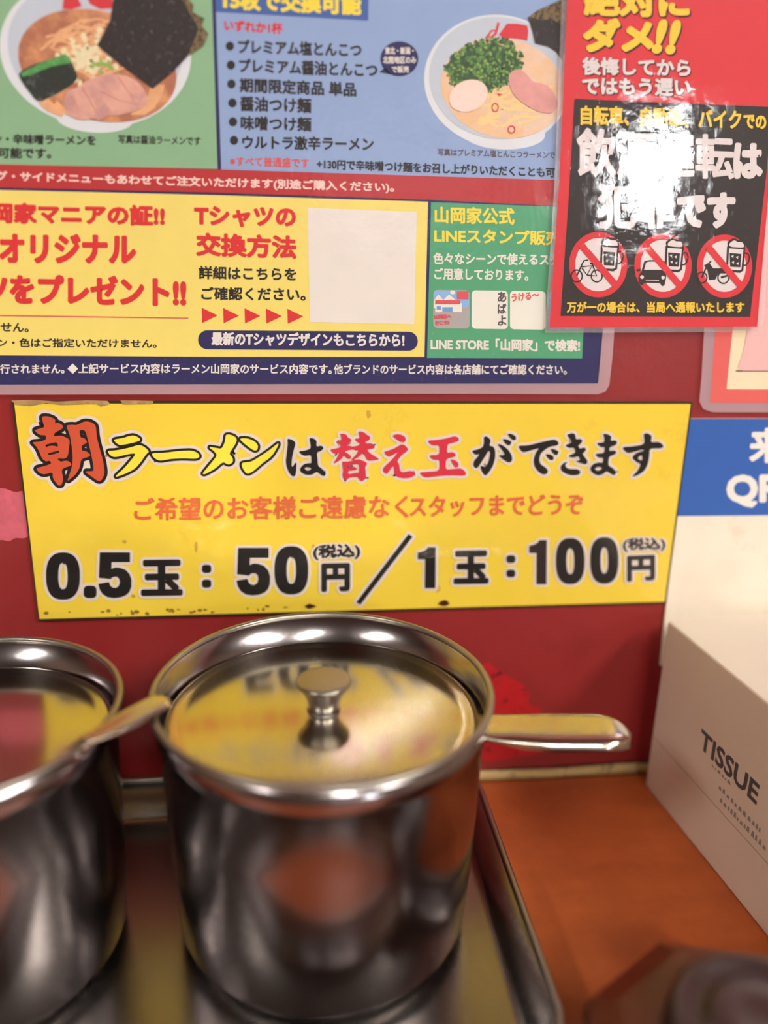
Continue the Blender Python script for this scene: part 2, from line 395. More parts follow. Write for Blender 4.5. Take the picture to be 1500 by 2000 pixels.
T('東北・新潟・', 752, 106, 808, 106, 14, c_white, Y3, mp_, .35); T('北陸地区のみ', 748, 124, 813, 124, 14, c_white, Y3, mp_, .35); T('で販売', 765, 142, 799, 142, 13, c_white, Y3, mp_, .35)
T('写真はプレミアム塩とんこつラーメンで', 855, 304, 1084, 310, 14, c_brown, Y2, mp_, .3)
T('ン・辛味噌ラーメンを', -14, 281, 187, 284, 20, c_black, Y2, mp_, .65); T('可能です。', -4, 309, 100, 310, 21, c_black, Y2, mp_, .7)
T('写真は醤油ラーメンです', 231, 280, 392, 284, 17, c_black, Y2, mp_, .35)
T('ング・サイドメニューもあわせてご注文いただけます(別途ご購入ください)。', -30, 355, 770, 378, 22, c_pinkw, Y2, mp_, .7)
T('岡家マニアの証!!', -17, 436, 322, 442, 41, c_redt, Y2, mp_, 2.0)
T('オリジナル', -2, 514, 266, 516, 58, c_redt, Y2, mp_, 2.8)
T('ツをプレゼント!!', -34, 592, 364, 599, 58, c_redt, Y2, mp_, 2.8)
shape('rule_line', [[(-300, 606), (0, 615), (368, 620.5), (368, 622.5), (0, 617.5), (-300, 609)]], c_lred, Y2, mp_)
T('せん。', 1, 648, 56, 649, 18, c_black, Y2, mp_, .5); T('ン・色はご指定いただけません。', -4, 678, 306, 680, 18, c_black, Y2, mp_, .5)
T('Tシャツの', 379, 442, 578, 445, 40, c_redt, Y2, mp_, 2.0); T('交換方法', 383, 500, 579, 506, 46, c_redt, Y2, mp_, 2.0)
T('詳細はこちらを', 388, 545, 579, 549, 26, c_black, Y2, mp_, .8); T('ご確認ください。', 393, 586, 597, 588, 26, c_black, Y2, mp_, .8)
for i in range(5):
    x = 394 + i * 41.8; shape('arrow_mark', [[(x, 601 + i * .5), (x + 31, 616 + i * .5), (x + 1, 631 + i * .3)]], c_redt, Y2, mp_)
shape('white_square', [[(601, 406), (814, 414), (809, 633), (605, 629)]], c_white, Y2, mp_)
shape('round_ended_bar', [rrect(387, 645, 816, 682, 18, 8, dy=3)], c_navy, Y2, mp_)
T('最新のTシャツデザインもこちらから!', 413, 675, 790, 678, 27, c_white, Y3, mp_, 1.0)
T('行されません。', 0, 730, 126, 730, 19, c_white, Y2, mp_, .5); T('◆上記サービス内容は', 132, 730, 333, 730, 20, c_white, Y2, mp_, .5)
T('ラーメン山岡家のサービス内容です。', 336, 730, 648, 731, 20, c_white, Y2, mp_, .5); T('他ブランドのサービス内容は各店舗にてご確認ください。', 652, 731, 1107, 732, 20, c_white, Y2, mp_, .5)
T('山岡家公式', 849, 436, 1005, 439, 33, c_yelt, Y2, mp_, .95); T('LINEスタンプ販売', 848, 474, 1096, 480, 29, c_yelt, Y2, mp_, .95)
T('色々なシーンで使えるスタ', 846, 516, 1092, 519, 23, c_white, Y2, mp_, .7); T('ご用意しております。', 848, 546, 1032, 549, 23, c_white, Y2, mp_, .7)
T('LINE STORE「山岡家」で検索!', 841, 684, 1133, 687, 24, c_white, Y2, mp_, .9)
# stamp tiles (the cartoon figures are left out)
c_tile = P_('tile_cream', (236, 236, 226)); c_sky = P_('tile_sky', (140, 186, 236)); c_road = P_('tile_road', (176, 170, 172)); c_rtile = P_('tile_red', (226, 84, 92)); c_orange = P_('orange_ink', (226, 104, 84))
c_lb = P_('window_blue', (110, 160, 220))
t1 = shape('stamp_tile', [rrect(846, 566, 917, 641, 8, 5, 1)], c_road, Y2, mp_)
shape('sky', [rrect(847, 567, 916, 600, 7, 5, 1)], c_sky, Y3, t1)
multi('mountain', [[[(847, 588), (856, 575), (866, 586), (877, 575), (890, 586), (890, 602), (847, 602)]], [ell(884, 571, 5, 4, 14)]], c_tile, Y3 - .00003, t1)
multi('shop_front', [[quadpx(850, 592, 902, 610)]], c_tile, Y4, t1); multi('shop_sign', [[quadpx(850, 586, 899, 594)], [quadpx(893, 569, 915, 584)]], c_rtile, Y5, t1)
multi('shop_window', [[quadpx(853, 598, 861, 605)], [quadpx(864, 600, 884, 609)]], c_lb, Y5, t1)
T('山岡家へ', 848, 623, 882, 622, 9, c_rtile, Y4, t1, .5); T('行こう!!', 850, 636, 878, 634, 9, c_rtile, Y4, t1, .5)
t2 = shape('stamp_tile', [rrect(921, 567, 992, 642, 8, 5, 1)], c_tile, Y2, mp_)
for s, yb in (('あ', 590), ('ば', 613), ('よ', 636)): T(s, 972, yb, 989, yb, 20, c_brown, Y3, t2, .6)
t3 = shape('stamp_tile', [rrect(996, 568, 1066, 643, 8, 5, 1)], c_tile, Y2, mp_)
T('うける〜', 999, 590, 1053, 584, 16, c_orange, Y3, t3, .7)
shape('stamp_tile', [rrect(1070, 569, 1136, 644, 8, 5, 1)], c_sky, Y2, mp_)

# ramen pictures
c_bowl = P_('bowl_white', (224, 230, 238)); c_bowlin = P_('bowl_inner', (196, 208, 224)); c_broth = P_('clear_broth', (178, 112, 84), vary=.12, scale=200, dirt=(224, 160, 112), dscale=110, dlo=.45, dhi=.65); c_noodle = P_('noodle', (236, 178, 132), vary=.1, scale=300)
c_nori = P_('nori', (34, 30, 32), vary=.4, scale=900, dirt=(92, 80, 88), dscale=520, dlo=.57, dhi=.68); c_norie = P_('nori_edge', (120, 100, 66), vary=.4, scale=900, dirt=(50, 42, 36), dscale=600, dlo=.5, dhi=.58); c_pork = P_('pork', (228, 172, 156), vary=.10, scale=160, dirt=(202, 150, 144), dscale=140, dlo=.45, dhi=.62); c_pork2 = P_('pork_grain', (200, 130, 124)); c_spin = P_('spinach', (30, 44, 38), vary=.4, scale=700, dirt=(96, 112, 110), dscale=300, dlo=.56, dhi=.68); c_stem = P_('spinach_stem', (84, 160, 84), vary=.3, scale=500)
c_leek = P_('leek', (242, 226, 184), vary=.1, scale=600); c_lgreen = P_('leek_green', (150, 180, 90)); c_dgreen = P_('scallion_dark', (52, 88, 50), vary=.5, scale=600); c_mgreen = P_('scallion', (96, 142, 74), vary=.3, scale=500)
c_milk = P_('milky_broth', (236, 206, 182), vary=.08, scale=200, dirt=(240, 196, 150), dscale=160, dlo=.42, dhi=.6); c_egg = P_('egg', (250, 222, 212)); c_logo = P_('bowl_mark', (216, 50, 62)); c_cream2 = P_('noodle_pale', (250, 214, 150), vary=.05, scale=300)
c_porkp = P_('pork_pink', (226, 160, 156), vary=.12, scale=200)
b1 = shape('ramen_picture', [ell(186, 100, 188, 148, 90, .16), ], c_bowl, Y2, mp_)
S = lambda n, l, m, y, p, **k: multi(n, [[q] for q in l], m, y, p, **k)
shape('bowl_foot', [ell(185, 232, 75, 27, 40, .06)], c_bowl, Y2 + .00004, b1)
shape('inner_wall', [ell(186, 92, 172, 138, 80, .16)], c_bowlin, Y3, b1)
shape('broth', [ell(190, 128, 158, 106, 80, .28)], c_broth, Y3 - .00004, b1)
S('bowl_mark', [[(124, -8), (150, -10), (160, 12), (140, 18), (122, 18)], [(166, -12), (215, -14), (225, 16), (196, 18), (176, 8)]], c_logo, Y3 - .00005, b1)
rnd = random.Random(3); L = []
for i in range(150):
    a = rnd.uniform(0, 6.28); rr = rnd.uniform(.2, .93); x = 190 + 150 * rr * math.cos(a); y = 128 + 98 * rr * math.sin(a)
    if not (x < 215 and y < 150): continue
    th = rnd.uniform(-.9, .3); pts = []
    for k in range(8): pts.append((x, y)); x += 9 * math.cos(th); y += 9 * math.sin(th); th += rnd.uniform(-.15, .28)
    pts = [p for p in pts if ((p[0] - 190) / 150) ** 2 + ((p[1] - 128) / 100) ** 2 < .92]
    if len(pts) > 2: L.append(line(pts, 5.2, 4))
for i in range(12):
    x = rnd.uniform(70, 110); y = rnd.uniform(190, 205); L.append(line([(x, y), (x + 15, y + 14), (x + 34, y + 22)], 5))
for i in range(7):
    x = 296 + i * 4; L.append(line([(x, 165), (x - 4, 185), (x - 20, 210), (x - 40, 224)], 3.4))
S('noodle', L, c_noodle, Y4, b1)
S('leek', [ell(rnd.gauss(168, 22), rnd.gauss(112, 20), rnd.uniform(5, 10), rnd.uniform(3, 6), 9, rnd.uniform(0, 3)) for _ in range(90)], c_leek, Y4 - .00005, b1)
S('green_leek', [ell(rnd.gauss(198, 12), rnd.gauss(126, 7), rnd.uniform(3, 7), 3, 8, rnd.uniform(0, 3)) for _ in range(22)], c_lgreen, Y4 - .00008, b1)
shape('spinach', [[(36, 142), (60, 128), (95, 116), (125, 107), (142, 124), (153, 152), (140, 166), (110, 184), (80, 198), (70, 196), (56, 178), (40, 156)]], c_spin, Y5, b1, smooth=1)
S('spinach_stem', [[(40, 143), (80, 122), (128, 105), (142, 122), (100, 130), (60, 146), (44, 150)]], c_stem, Y5 - .00004, b1)
shape('pork_slice', [[(124, 195), (132, 175), (150, 172), (168, 158), (186, 150), (215, 144), (245, 147), (266, 156), (280, 172), (289, 192), (284, 208), (258, 220), (228, 226), (210, 224), (193, 237), (184, 230), (160, 235), (142, 230), (126, 215)]], c_pork, Y5 - .00006, b1, smooth=2)
S('pork_grain', [line([(160, 170), (180, 205), (190, 222)], 2.2, .8), line([(195, 178), (230, 195), (270, 205)], 2, .6), line([(230, 150), (250, 178), (262, 192)], 2, .6), line([(135, 185), (150, 205), (152, 228)], 1.6, .6)], c_pork2, Y5 - .00009, b1)
shape('nori_sheet', [[(230, -60), (335, -45), (378, 10), (376, 24), (399, 36), (394, 50), (407, 66), (398, 88), (372, 106), (350, 112), (290, 60)]], c_norie, Y5 - .0001, b1)
shape('nori_sheet', [[(232, -70), (320, -50), (350, -10), (388, 56), (366, 110), (338, 140), (298, 173), (280, 160), (240, 130), (206, 103), (190, 88), (215, 40)]], c_nori, Y5 - .00015, b1)

b2 = shape('ramen_picture', [ell(972, 158, 144, 129, 90, .14)], c_bowl, Y2, mp_)
shape('bowl_foot', [ell(985, 262, 80, 30, 40, .02)], c_bowl, Y2 + .00004, b2)
shape('inner_wall', [ell(973, 152, 135, 119, 80, .14)], c_bowlin, Y3, b2)
shape('broth', [ell(982, 172, 122, 97, 80, .22)], c_milk, Y3 - .00004, b2)
S('bowl_mark', [line([(974, 44), (968, 66), (960, 73), (952, 72)], 5), line([(948, 76), (960, 60), (968, 60)], 4), [(990, 46), (1010, 46), (1030, 50), (1032, 62), (1030, 80), (1012, 76), (984, 74), (974, 68)]], c_logo, Y3 - .00005, b2)
L = []
for i in range(34):
    x = rnd.uniform(930, 1050); y = rnd.uniform(185, 250); th = rnd.uniform(-1.2, .6); pts = []
    for k in range(6): pts.append((x, y)); x += 8 * math.cos(th); y += 8 * math.sin(th); th += rnd.uniform(-.2, .2)
    pts = [p for p in pts if ((p[0] - 982) / 115) ** 2 + ((p[1] - 172) / 90) ** 2 < .9]
    if len(pts) > 2: L.append(line(pts, 6, 4))
S('noodle', L, c_cream2, Y3 - .00006, b2)
def scal(n, m, y, r0, r1, sd):
    rn = random.Random(sd); L = []
    while len(L) < n:
        x = rn.uniform(868, 1020); yy = rn.uniform(72, 182)
        if ((x - 945) / 76) ** 2 + ((yy - 128 + (x - 945) * .12) / 54) ** 2 < 1 and ((x - 982) / 122) ** 2 + ((yy - 172) / 100) ** 2 < 1.02:
            L.append(ell(x, yy, rn.uniform(r0, r1), rn.uniform(r0, r1) * .6, 7, rn.uniform(0, 3)))
    S('scallion', L, m, y, b2)
shape('scallion_bed', [ell(944, 130, 70, 46, 40, -.1)], c_dgreen, Y3 - .0001, b2)
scal(300, c_dgreen, Y4, 4, 8, 1); scal(230, c_mgreen, Y4 - .00006, 2.5, 5, 2); scal(80, c_lgreen, Y4 - .0001, 2, 4.5, 3)
shape('egg', [ell(915, 187, 39, 30, 40, -.42)], c_egg, Y5 - .0001, b2)
shape('pork_slice', [[(992, 152), (1000, 138), (1016, 134), (1030, 146), (1040, 160), (1066, 164), (1082, 180), (1092, 205), (1078, 222), (1050, 218), (1026, 204), (1012, 194), (1000, 180)]], c_porkp, Y5 - .0001, b2, smooth=2)
S('chilli_ring', [line(ell(967, 210, 6, 8, 16) + [(973, 210)], 2.4), line(ell(999, 253, 6.5, 7, 16) + [(1005.5, 253)], 2.6), [(970, 182), (982, 184), (974, 188)]], c_logo, Y5, b2)
shape('nori_sheet', [[(1032, 33), (1050, 20), (1112, -8), (1112, 40), (1104, 60), (1098, 118), (1086, 100), (1070, 90), (1045, 84), (1040, 60)]], c_nori, Y5 - .00014, b2)
shape('nori_edge', [[(1032, 33), (1050, 20), (1112, -8), (1112, 34), (1096, 48), (1076, 36), (1060, 40)]], c_norie, Y5 - .00018, b2)
# film over the poster and its milky sealed margin
inner = [(-420, -420), (1215, -420), (1180, 620), (1168, 749), (-420, 752)]
outer = [(-440, -440), (1240, -440), (1206, 560), (1196, 700), (1190, 752), (1182, 765), (1168, 770), (900, 769), (-440, 772)]
film_sheet('clear_film', [inner], film_menu, YF, mp_)
film_sheet('film_margin', [outer, inner[::-1]], film_rim, YF + .0006, mp_)

# ================================================================== partly seen poster on the right
Yp = -.0012
pr = empty('red_bordered_poster', (W(1450, 790)[0], 0, W(1450, 790)[1]), 'laminated red-bordered poster with a pink sheet, cut off at the right edge', 'poster')
c_coral = P_('coral', (228, 100, 96)); c_creamp = P_('cream_paper', (244, 226, 192)); c_palepink = P_('pale_pink', (238, 190, 188))
sheet('sheet', [(1430, 200), (1900, 200), (1900, 790), (1386, 787)], c_coral, Yp, pr)
shape('cream_panel', [[(1466, 300), (1860, 300), (1860, 762), (1419, 760)]], c_creamp, Yp - .0001, pr)
shape('pink_panel', [[(1476, 330), (1840, 330), (1840, 720), (1500, 724), (1438, 724), (1452, 690), (1460, 640)]], c_palepink, Yp - .0003, pr, smooth=1)
shape('shade_line', [[(1437, 723), (1500, 723), (1840, 719), (1840, 722), (1500, 726), (1438, 726)]], c_brown, Yp - .0002, pr)
fi = [(1430, 200), (1900, 200), (1900, 790), (1386, 787)]
film_sheet('clear_film', [fi], film_menu, Yp - .0008, pr)
film_sheet('film_margin', [[(1402, 180), (1930, 180), (1930, 806), (1392, 805), (1374, 799), (1366, 784), (1370, 740)], fi[::-1]], film_rim, Yp - .0006, pr)

# ================================================================== red warning poster (upper right), hung over both
YR = -.0036
wp = empty('warning_poster', (W(1280, 640)[0], 0, W(1280, 645)[1]), 'red and black laminated drink-driving warning poster, upper right, overlapping the big menu', 'poster')
c_wred = P_('warning_red', (220, 46, 58)); c_wblk = P_('warning_black', (34, 30, 32)); c_wyel = P_('warning_yellow', (250, 208, 62)); c_wwht = P_('warning_white', (228, 220, 222)); c_shd = P_('shadow_ink', (48, 16, 20))
R1 = YR - .00008; R2 = R1 - .00012; R3 = R2 - .00012; R4 = R3 - .00012
sheet('sheet', [(1138, -420), (1640, -420), (1505, 330), (1479, 638), (1073, 640), (1092, 360), (1108, 0)], c_wred, YR, wp)
shape('black_panel', [[(1122, 193), (1508, 209), (1497, 340), (1465, 619), (1095, 617), (1110, 400)]], c_wblk, R1, wp)
sh = [(c_shd, 1.6)]
def shadowed(s, a, b, c, d, h, m, bold, dx=3, dy=3, **k):
    T(s, a + dx, b + dy, c + dx, d + dy, h, c_shd, R2, wp, bold, name='drop_shadow', **k); T(s, a, b, c, d, h, m, R3, wp, bold, **k)
shadowed('絶対に', 1140, 30, 1347, 35, 64, c_wyel, 3.2); shadowed('ダメ', 1138, 101, 1276, 104, 66, c_wyel, 3.9, slant=.03); shadowed('!!', 1272, 104, 1318, 106, 66, c_wyel, 4.0, slant=.22)
shadowed('後悔してから', 1137, 146, 1349, 150, 35, c_wwht, 1.35, 2, 2); shadowed('ではもう遅い', 1137, 185, 1349, 188, 34, c_wwht, 1.35, 2, 2)
T('自転車、自動車、バイク', 1134, 244, 1448, 253, 38, c_wyel, R3, wp, 1.15); T('での', 1452, 250, 1497, 253, 27, c_wyel, R3, wp, 1.2)
T('飲酒運転', 1126, 344, 1434, 350, 95, c_wwht, R3, wp, 2.6, h1=86); T('は', 1432, 349, 1490, 350, 70, c_wwht, R3, wp, 4.0)
T('犯罪', 1167, 446, 1318, 446, 88, c_wwht, R3, wp, 3.0); T('です', 1322, 446, 1437, 446, 70, c_wwht, R3, wp, 4.0)
T('万が一の場合は、当局へ通報いたします', 1107, 611, 1454, 611, 22, c_wyel, R3, wp, .75)
def picto(cx, cy, rx, ry, kind):
    g = shape('prohibition_symbol', [ell(cx, cy, rx, ry, 60)], c_wred, R2, wp)
    shape('white_disc', [ell(cx, cy, rx - 12, ry - 12, 50)], c_wwht, R2 - .00004, g)
    X = lambda l: [(cx + a, cy + b) for a, b in l]
    # beer mug
    mug = [X([(6, -38), (40, -36), (36, 8), (30, 12), (8, 10), (4, 6)])]
    shape('mug', mug, c_wblk, R3, g, wd=1.0)
    shape('mug_glass', [X([(9, -35), (37, -33), (33, 6), (29, 8), (10, 7), (7, 4)])], c_wwht, R3 - .00003, g)
    shape('foam', [X([(8, -38), (6, -46), (13, -52), (20, -54), (26, -50), (34, -51), (40, -45), (40, -36)])], c_wblk, R3, g, wd=1, smooth=2)
    shape('foam_top', [X([(10, -38), (9, -44), (15, -49), (20, -51), (26, -47), (33, -48), (38, -43), (38, -36)])], c_wwht, R3 - .00004, g, smooth=2)
    shape('beer', [X([(10, -26), (33, -24), (31, 2), (11, 1)])], c_wblk, R3 - .00006, g)
    multi('glint', [[X([(13, -20), (18, -22), (17, -16)])], [X([(22, -18), (27, -20), (26, -14)])], [X([(14, -8), (19, -10), (18, -4)])], [X([(23, -6), (28, -8), (27, -2)])]], c_wwht, R3 - .00009, g)
    shape('mug_handle', [line([(cx + 38, cy - 26), (cx + 46, cy - 25), (cx + 49, cy - 18), (cx + 47, cy - 8), (cx + 42, cy - 2), (cx + 36, cy - 2)], 3)], c_wblk, R3, g)
    ring = lambda x, y, r, w=2.6: [X(ell(x, y, r, r * 1.08, 28)), X(ell(x, y, r - w, (r - w) * 1.08, 28))[::-1]]
    if kind == 0:
        multi('bicycle', [ring(-42, 22, 12), ring(-3, 22, 12), [X(line([(-42, 22), (-33, 2), (-28, -8), (-20, -9)], 2.6))], [X(line([(-34, 4), (-12, 2), (-22, 20), (-32, 6)], 2.8))], [X(line([(-12, -2), (-10, 3), (-3, 22), (-22, 20)], 2.6))], [X(line([(-16, -2), (-6, -3)], 3.4))]], c_wblk, R3, g)
    elif kind == 1:
        multi('car', [[X([(-42, 10), (-37, -8), (-30, -11), (-6, -11), (4, -8), (6, 12), (6, 24), (3, 38), (-2, 40), (-6, 34), (-36, 33), (-40, 38), (-46, 36), (-48, 22)])], [X([(-52, 7), (-44, 6), (-44, 10), (-51, 11)])]], c_wblk, R3, g)
        multi('windscreen', [[X([(-37, 8), (-33, -6), (-28, -8), (-8, -8), (0, -5), (0, 8)])]], c_wwht, R3 - .00004, g)
        multi('headlight', [[X(ell(-41, 22, 3.6, 3.6, 14))], [X(ell(0, 23, 3.6, 3.6, 14))], [X(line([(-34, 28), (-8, 28.5)], 1.6))]], c_wwht, R3 - .00005, g)
    else:
        multi('motorcycle', [ring(-44, 22, 11), ring(-2, 22, 12), [X(line([(-44, 22), (-34, -2), (-26, -10)], 3))], [X([(-40, -2), (-30, -7), (-22, 4), (-4, 4), (8, 6), (2, 14), (-12, 14), (-18, 26), (-30, 27), (-33, 8)])], [X([(-8, 20), (8, 16), (6, 20), (-6, 24)])]], c_wblk, R3, g)
    d = 1 / math.sqrt(2); shape('slash', [line([(cx - (rx - 8) * d * .98, cy - (ry - 8) * d), (cx + (rx - 8) * d * .98, cy + (ry - 8) * d)], 13)], c_wred, R4, g)
picto(1168.5, 517, 57, 64, 0); picto(1295, 519, 56, 63, 1); picto(1415, 520, 54, 62, 2)
wi = [(1138, -420), (1640, -420), (1505, 330), (1479, 638), (1073, 640), (1092, 360), (1108, 0)]
film_sheet('clear_film', [wi], film_red, R4 - .0006, wp)
film_sheet('film_margin', [[(1124, -440), (1660, -440), (1514, 340), (1492, 632), (1478, 648), (1064, 650), (1083, 360), (1097, 0)], wi[::-1]], film_rim2, R4 - .0003, wp)

# ================================================================== yellow price sign
YS = -.0014
ys = empty('noodle_refill_sign', (W(690, 1195)[0], 0, W(690, 1195)[1]), 'wide yellow price sign with black edge in the middle of the red wall', 'sign')
c_sy = P_('sign_yellow', (240, 208, 66), vary=.05, scale=14, dirt=(214, 166, 50), dscale=34, dlo=.6, dhi=.8); c_edge = P_('sign_edge', (52, 44, 26)); c_halo = P_('halo', (226, 212, 200)); c_sred = P_('brush_orange', (206, 84, 54)); c_crim = P_('brush_crimson', (214, 48, 70)); c_ob = P_('line_orange', (222, 104, 62))
c_spot = P_('dried_spot', (70, 26, 16)); c_stain = P_('tan_stain', (206, 160, 60), vary=.2); c_tape = P_('old_tape', (170, 140, 96), vary=.3, scale=200, dirt=(80, 60, 40), dscale=120)
sheet('sheet', [(23, 783), (1353, 785), (1301, 1178), (75, 1213)], c_edge, YS, ys, .0008)
S1 = YS - .00008; S2 = S1 - .0002; S3 = S2 - .00012; S4 = S3 - .00012
shape('yellow_face', [[(28, 788), (1349, 789), (1298, 1175), (77, 1209)]], c_sy, S1, ys)
TR = lambda l, s, ox, oy: [(ox + a / s, oy + b / s) for a, b in l]
g_asa = [[TR([(300,125),(420,125),(545,180),(530,262),(600,240),(690,300),(670,350),(520,425),(520,500),(610,475),(700,490),(810,555),(790,700),(770,860),(700,900),(640,890),(570,900),(640,960),(740,935),(800,955),(850,1020),(650,1080),(690,1280),(650,1385),(600,1390),(500,1260),(500,1140),(340,1185),(260,1160),(185,1075),(340,1040),(480,990),(440,930),(370,950),(300,890),(240,740),(180,650),(120,600),(270,590),(380,550),(370,465),(260,465),(160,380),(260,350),(350,325),(320,230)], 9.375, 50, 800),
          TR([(355,640),(580,585),(600,690),(530,665),(440,665),(370,690)], 9.375, 50, 800), TR([(405,795),(560,760),(600,740),(625,785),(540,815),(415,840)], 9.375, 50, 800)],
         [TR([(740,290),(860,280),(940,290),(1080,215),(1200,230),(1285,290),(1300,500),(1350,700),(1420,950),(1450,1160),(1400,1280),(1340,1315),(1230,1240),(1080,1130),(1240,1135),(1250,1060),(1212,850),(1155,600),(1095,370),(980,370),(1000,515),(1070,520),(1135,600),(1020,655),(1030,760),(1100,755),(1190,830),(1150,865),(1015,900),(990,1060),(920,1180),(780,1300),(770,1290),(860,1030),(865,850),(850,680),(810,450)], 9.375, 50, 800)]]
g_ra = [[TR(l, 7.5, 200, 820)] for l in ([(160,290),(300,270),(400,235),(470,230),(545,270),(550,300),(500,320),(380,350),(260,370),(210,345)],
        [(75,455),(200,450),(400,410),(540,365),(620,400),(685,465),(640,500),(560,620),(470,720),(330,790),(200,835),(200,820),(330,700),(440,570),(495,490),(400,495),(180,550),(110,515)],
        [(715,490),(900,485),(1150,455),(1320,450),(1400,490),(1425,540),(1370,570),(1200,560),(1000,570),(840,600),(760,560)])] + \
       [[TR(l, 5.769, 380, 820)] for l in ([(355,170),(390,165),(450,185),(478,225),(450,290),(385,380),(430,430),(430,480),(380,505),(320,470),(230,550),(110,615),(90,605),(170,510),(260,400),(220,350),(160,305),(230,315),(305,330),(340,260),(350,200)],
        [(500,210),(600,210),(680,245),(715,290),(705,340),(670,345),(590,290)],
        [(530,490),(570,480),(640,475),(760,400),(860,330),(945,260),(940,290),(870,410),(760,490),(670,570),(610,605),(580,600),(540,540)])]
g_ha = [[TR([(1045,210),(1100,225),(1140,260),(1115,340),(1095,440),(1090,520),(1105,535),(1150,465),(1140,620),(1110,640),(1070,600),(1040,530),(1030,470),(1045,350),(1055,270)], 5.769, 380, 820)],
        [TR([(1295,205),(1340,210),(1375,235),(1370,305),(1430,290),(1455,320),(1420,350),(1375,365),(1385,450),(1390,520),(1430,550),(1480,600),(1465,635),(1430,620),(1375,580),(1330,615),(1260,620),(1200,590),(1190,550),(1230,500),(1290,490),(1320,490),(1315,390),(1240,405),(1200,385),(1175,355),(1240,350),(1310,325),(1310,270)], 5.769, 380, 820),
         TR([(1235,545),(1260,530),(1300,535),(1320,550),(1300,570),(1260,575)], 5.769, 380, 820)]]
g_kae = [[TR([(260,185),(340,185),(405,215),(420,270),(450,275),(500,310),(480,350),(405,390),(405,440),(460,435),(520,460),(660,430),(675,375),(610,345),(560,290),(670,285),(660,200),(640,140),(720,140),(810,190),(810,215),(850,215),(890,265),(870,310),(780,350),(790,395),(870,385),(940,400),(985,450),(970,490),(810,505),(880,590),(960,640),(1085,715),(990,735),(830,745),(780,640),(750,565),(650,670),(570,710),(480,735),(590,640),(650,525),(580,535),(540,505),(380,540),(360,570),(430,600),(490,660),(480,705),(440,715),(390,680),(345,625),(270,730),(110,820),(180,720),(255,575),(150,605),(90,560),(50,515),(200,490),(280,460),(280,410),(220,395),(175,345),(290,325),(285,250)], 10.714, 640, 830)],
         [TR([(300,765),(400,775),(520,750),(650,715),(760,760),(830,805),(780,880),(790,980),(800,1110),(750,1160),(690,1180),(630,1085),(520,1090),(440,1105),(390,1155),(350,1150),(310,1060),(330,960),(320,860)], 10.714, 640, 830),
          TR([(425,850),(520,825),(640,815),(660,850),(660,990),(640,1005),(540,1010),(430,1035),(425,960),(500,955),(620,935),(600,895),(550,875),(430,895)], 10.714, 640, 830)]] + \
        [[TR(l, 8.333, 740, 830)] for l in ([(215,175),(290,150),(370,160),(430,200),(435,250),(400,285),(340,265)],
         [(85,435),(140,425),(260,380),(375,310),(430,340),(480,395),(440,440),(380,480),(290,590),(330,640),(340,740),(370,775),(440,765),(520,745),(590,780),(590,820),(500,860),(400,865),(300,845),(250,780),(245,660),(200,700),(150,780),(110,795),(65,750),(80,690),(200,580),(330,430),(240,480),(170,515),(120,495)],
         [(795,255),(950,245),(1080,225),(1240,180),(1300,215),(1300,260),(1200,290),(1115,310),(1100,460),(1200,440),(1255,480),(1240,515),(1090,550),(1085,730),(1200,720),(1330,705),(1400,750),(1420,810),(1350,825),(1200,815),(1000,825),(750,855),(700,820),(660,775),(800,765),(990,750),(990,565),(900,565),(850,540),(820,495),(990,490),(990,330),(880,330),(830,305)],
         [(1165,560),(1240,575),(1295,620),(1290,680),(1245,695),(1200,630)])]
g_ga = [[TR(l, 7.895, 910, 830)] for l in ([(280,185),(320,175),(385,230),(355,325),(420,330),(450,390),(450,500),(420,620),(370,710),(320,770),(290,775),(250,720),(220,625),(300,655),(350,580),(375,480),(375,410),(345,395),(290,490),(220,600),(180,660),(140,660),(115,610),(130,550),(180,500),(215,440),(150,460),(90,400),(200,375),(265,340),(285,270)],
        [(480,290),(560,310),(650,380),(700,460),(715,530),(690,575),(640,570),(580,530),(500,465),(580,475),(600,450),(560,380)],
        [(640,135),(710,140),(770,180),(770,225),(730,235),(680,190)], [(565,215),(640,225),(700,255),(690,300),(650,315),(600,270)],
        [(805,320),(950,320),(1150,270),(1370,220),(1430,270),(1420,310),(1300,330),(1230,370),(1150,440),(1125,540),(1150,610),(1220,650),(1265,700),(1250,750),(1200,765),(1130,730),(1060,640),(1045,540),(1080,430),(1140,350),(1000,390),(890,420),(850,390)],
        [(1300,370),(1370,375),(1430,410),(1410,460),(1370,460)], [(1225,450),(1300,455),(1355,490),(1350,535),(1310,545),(1270,510)])]
k_ = (6.818, 1090, 830)
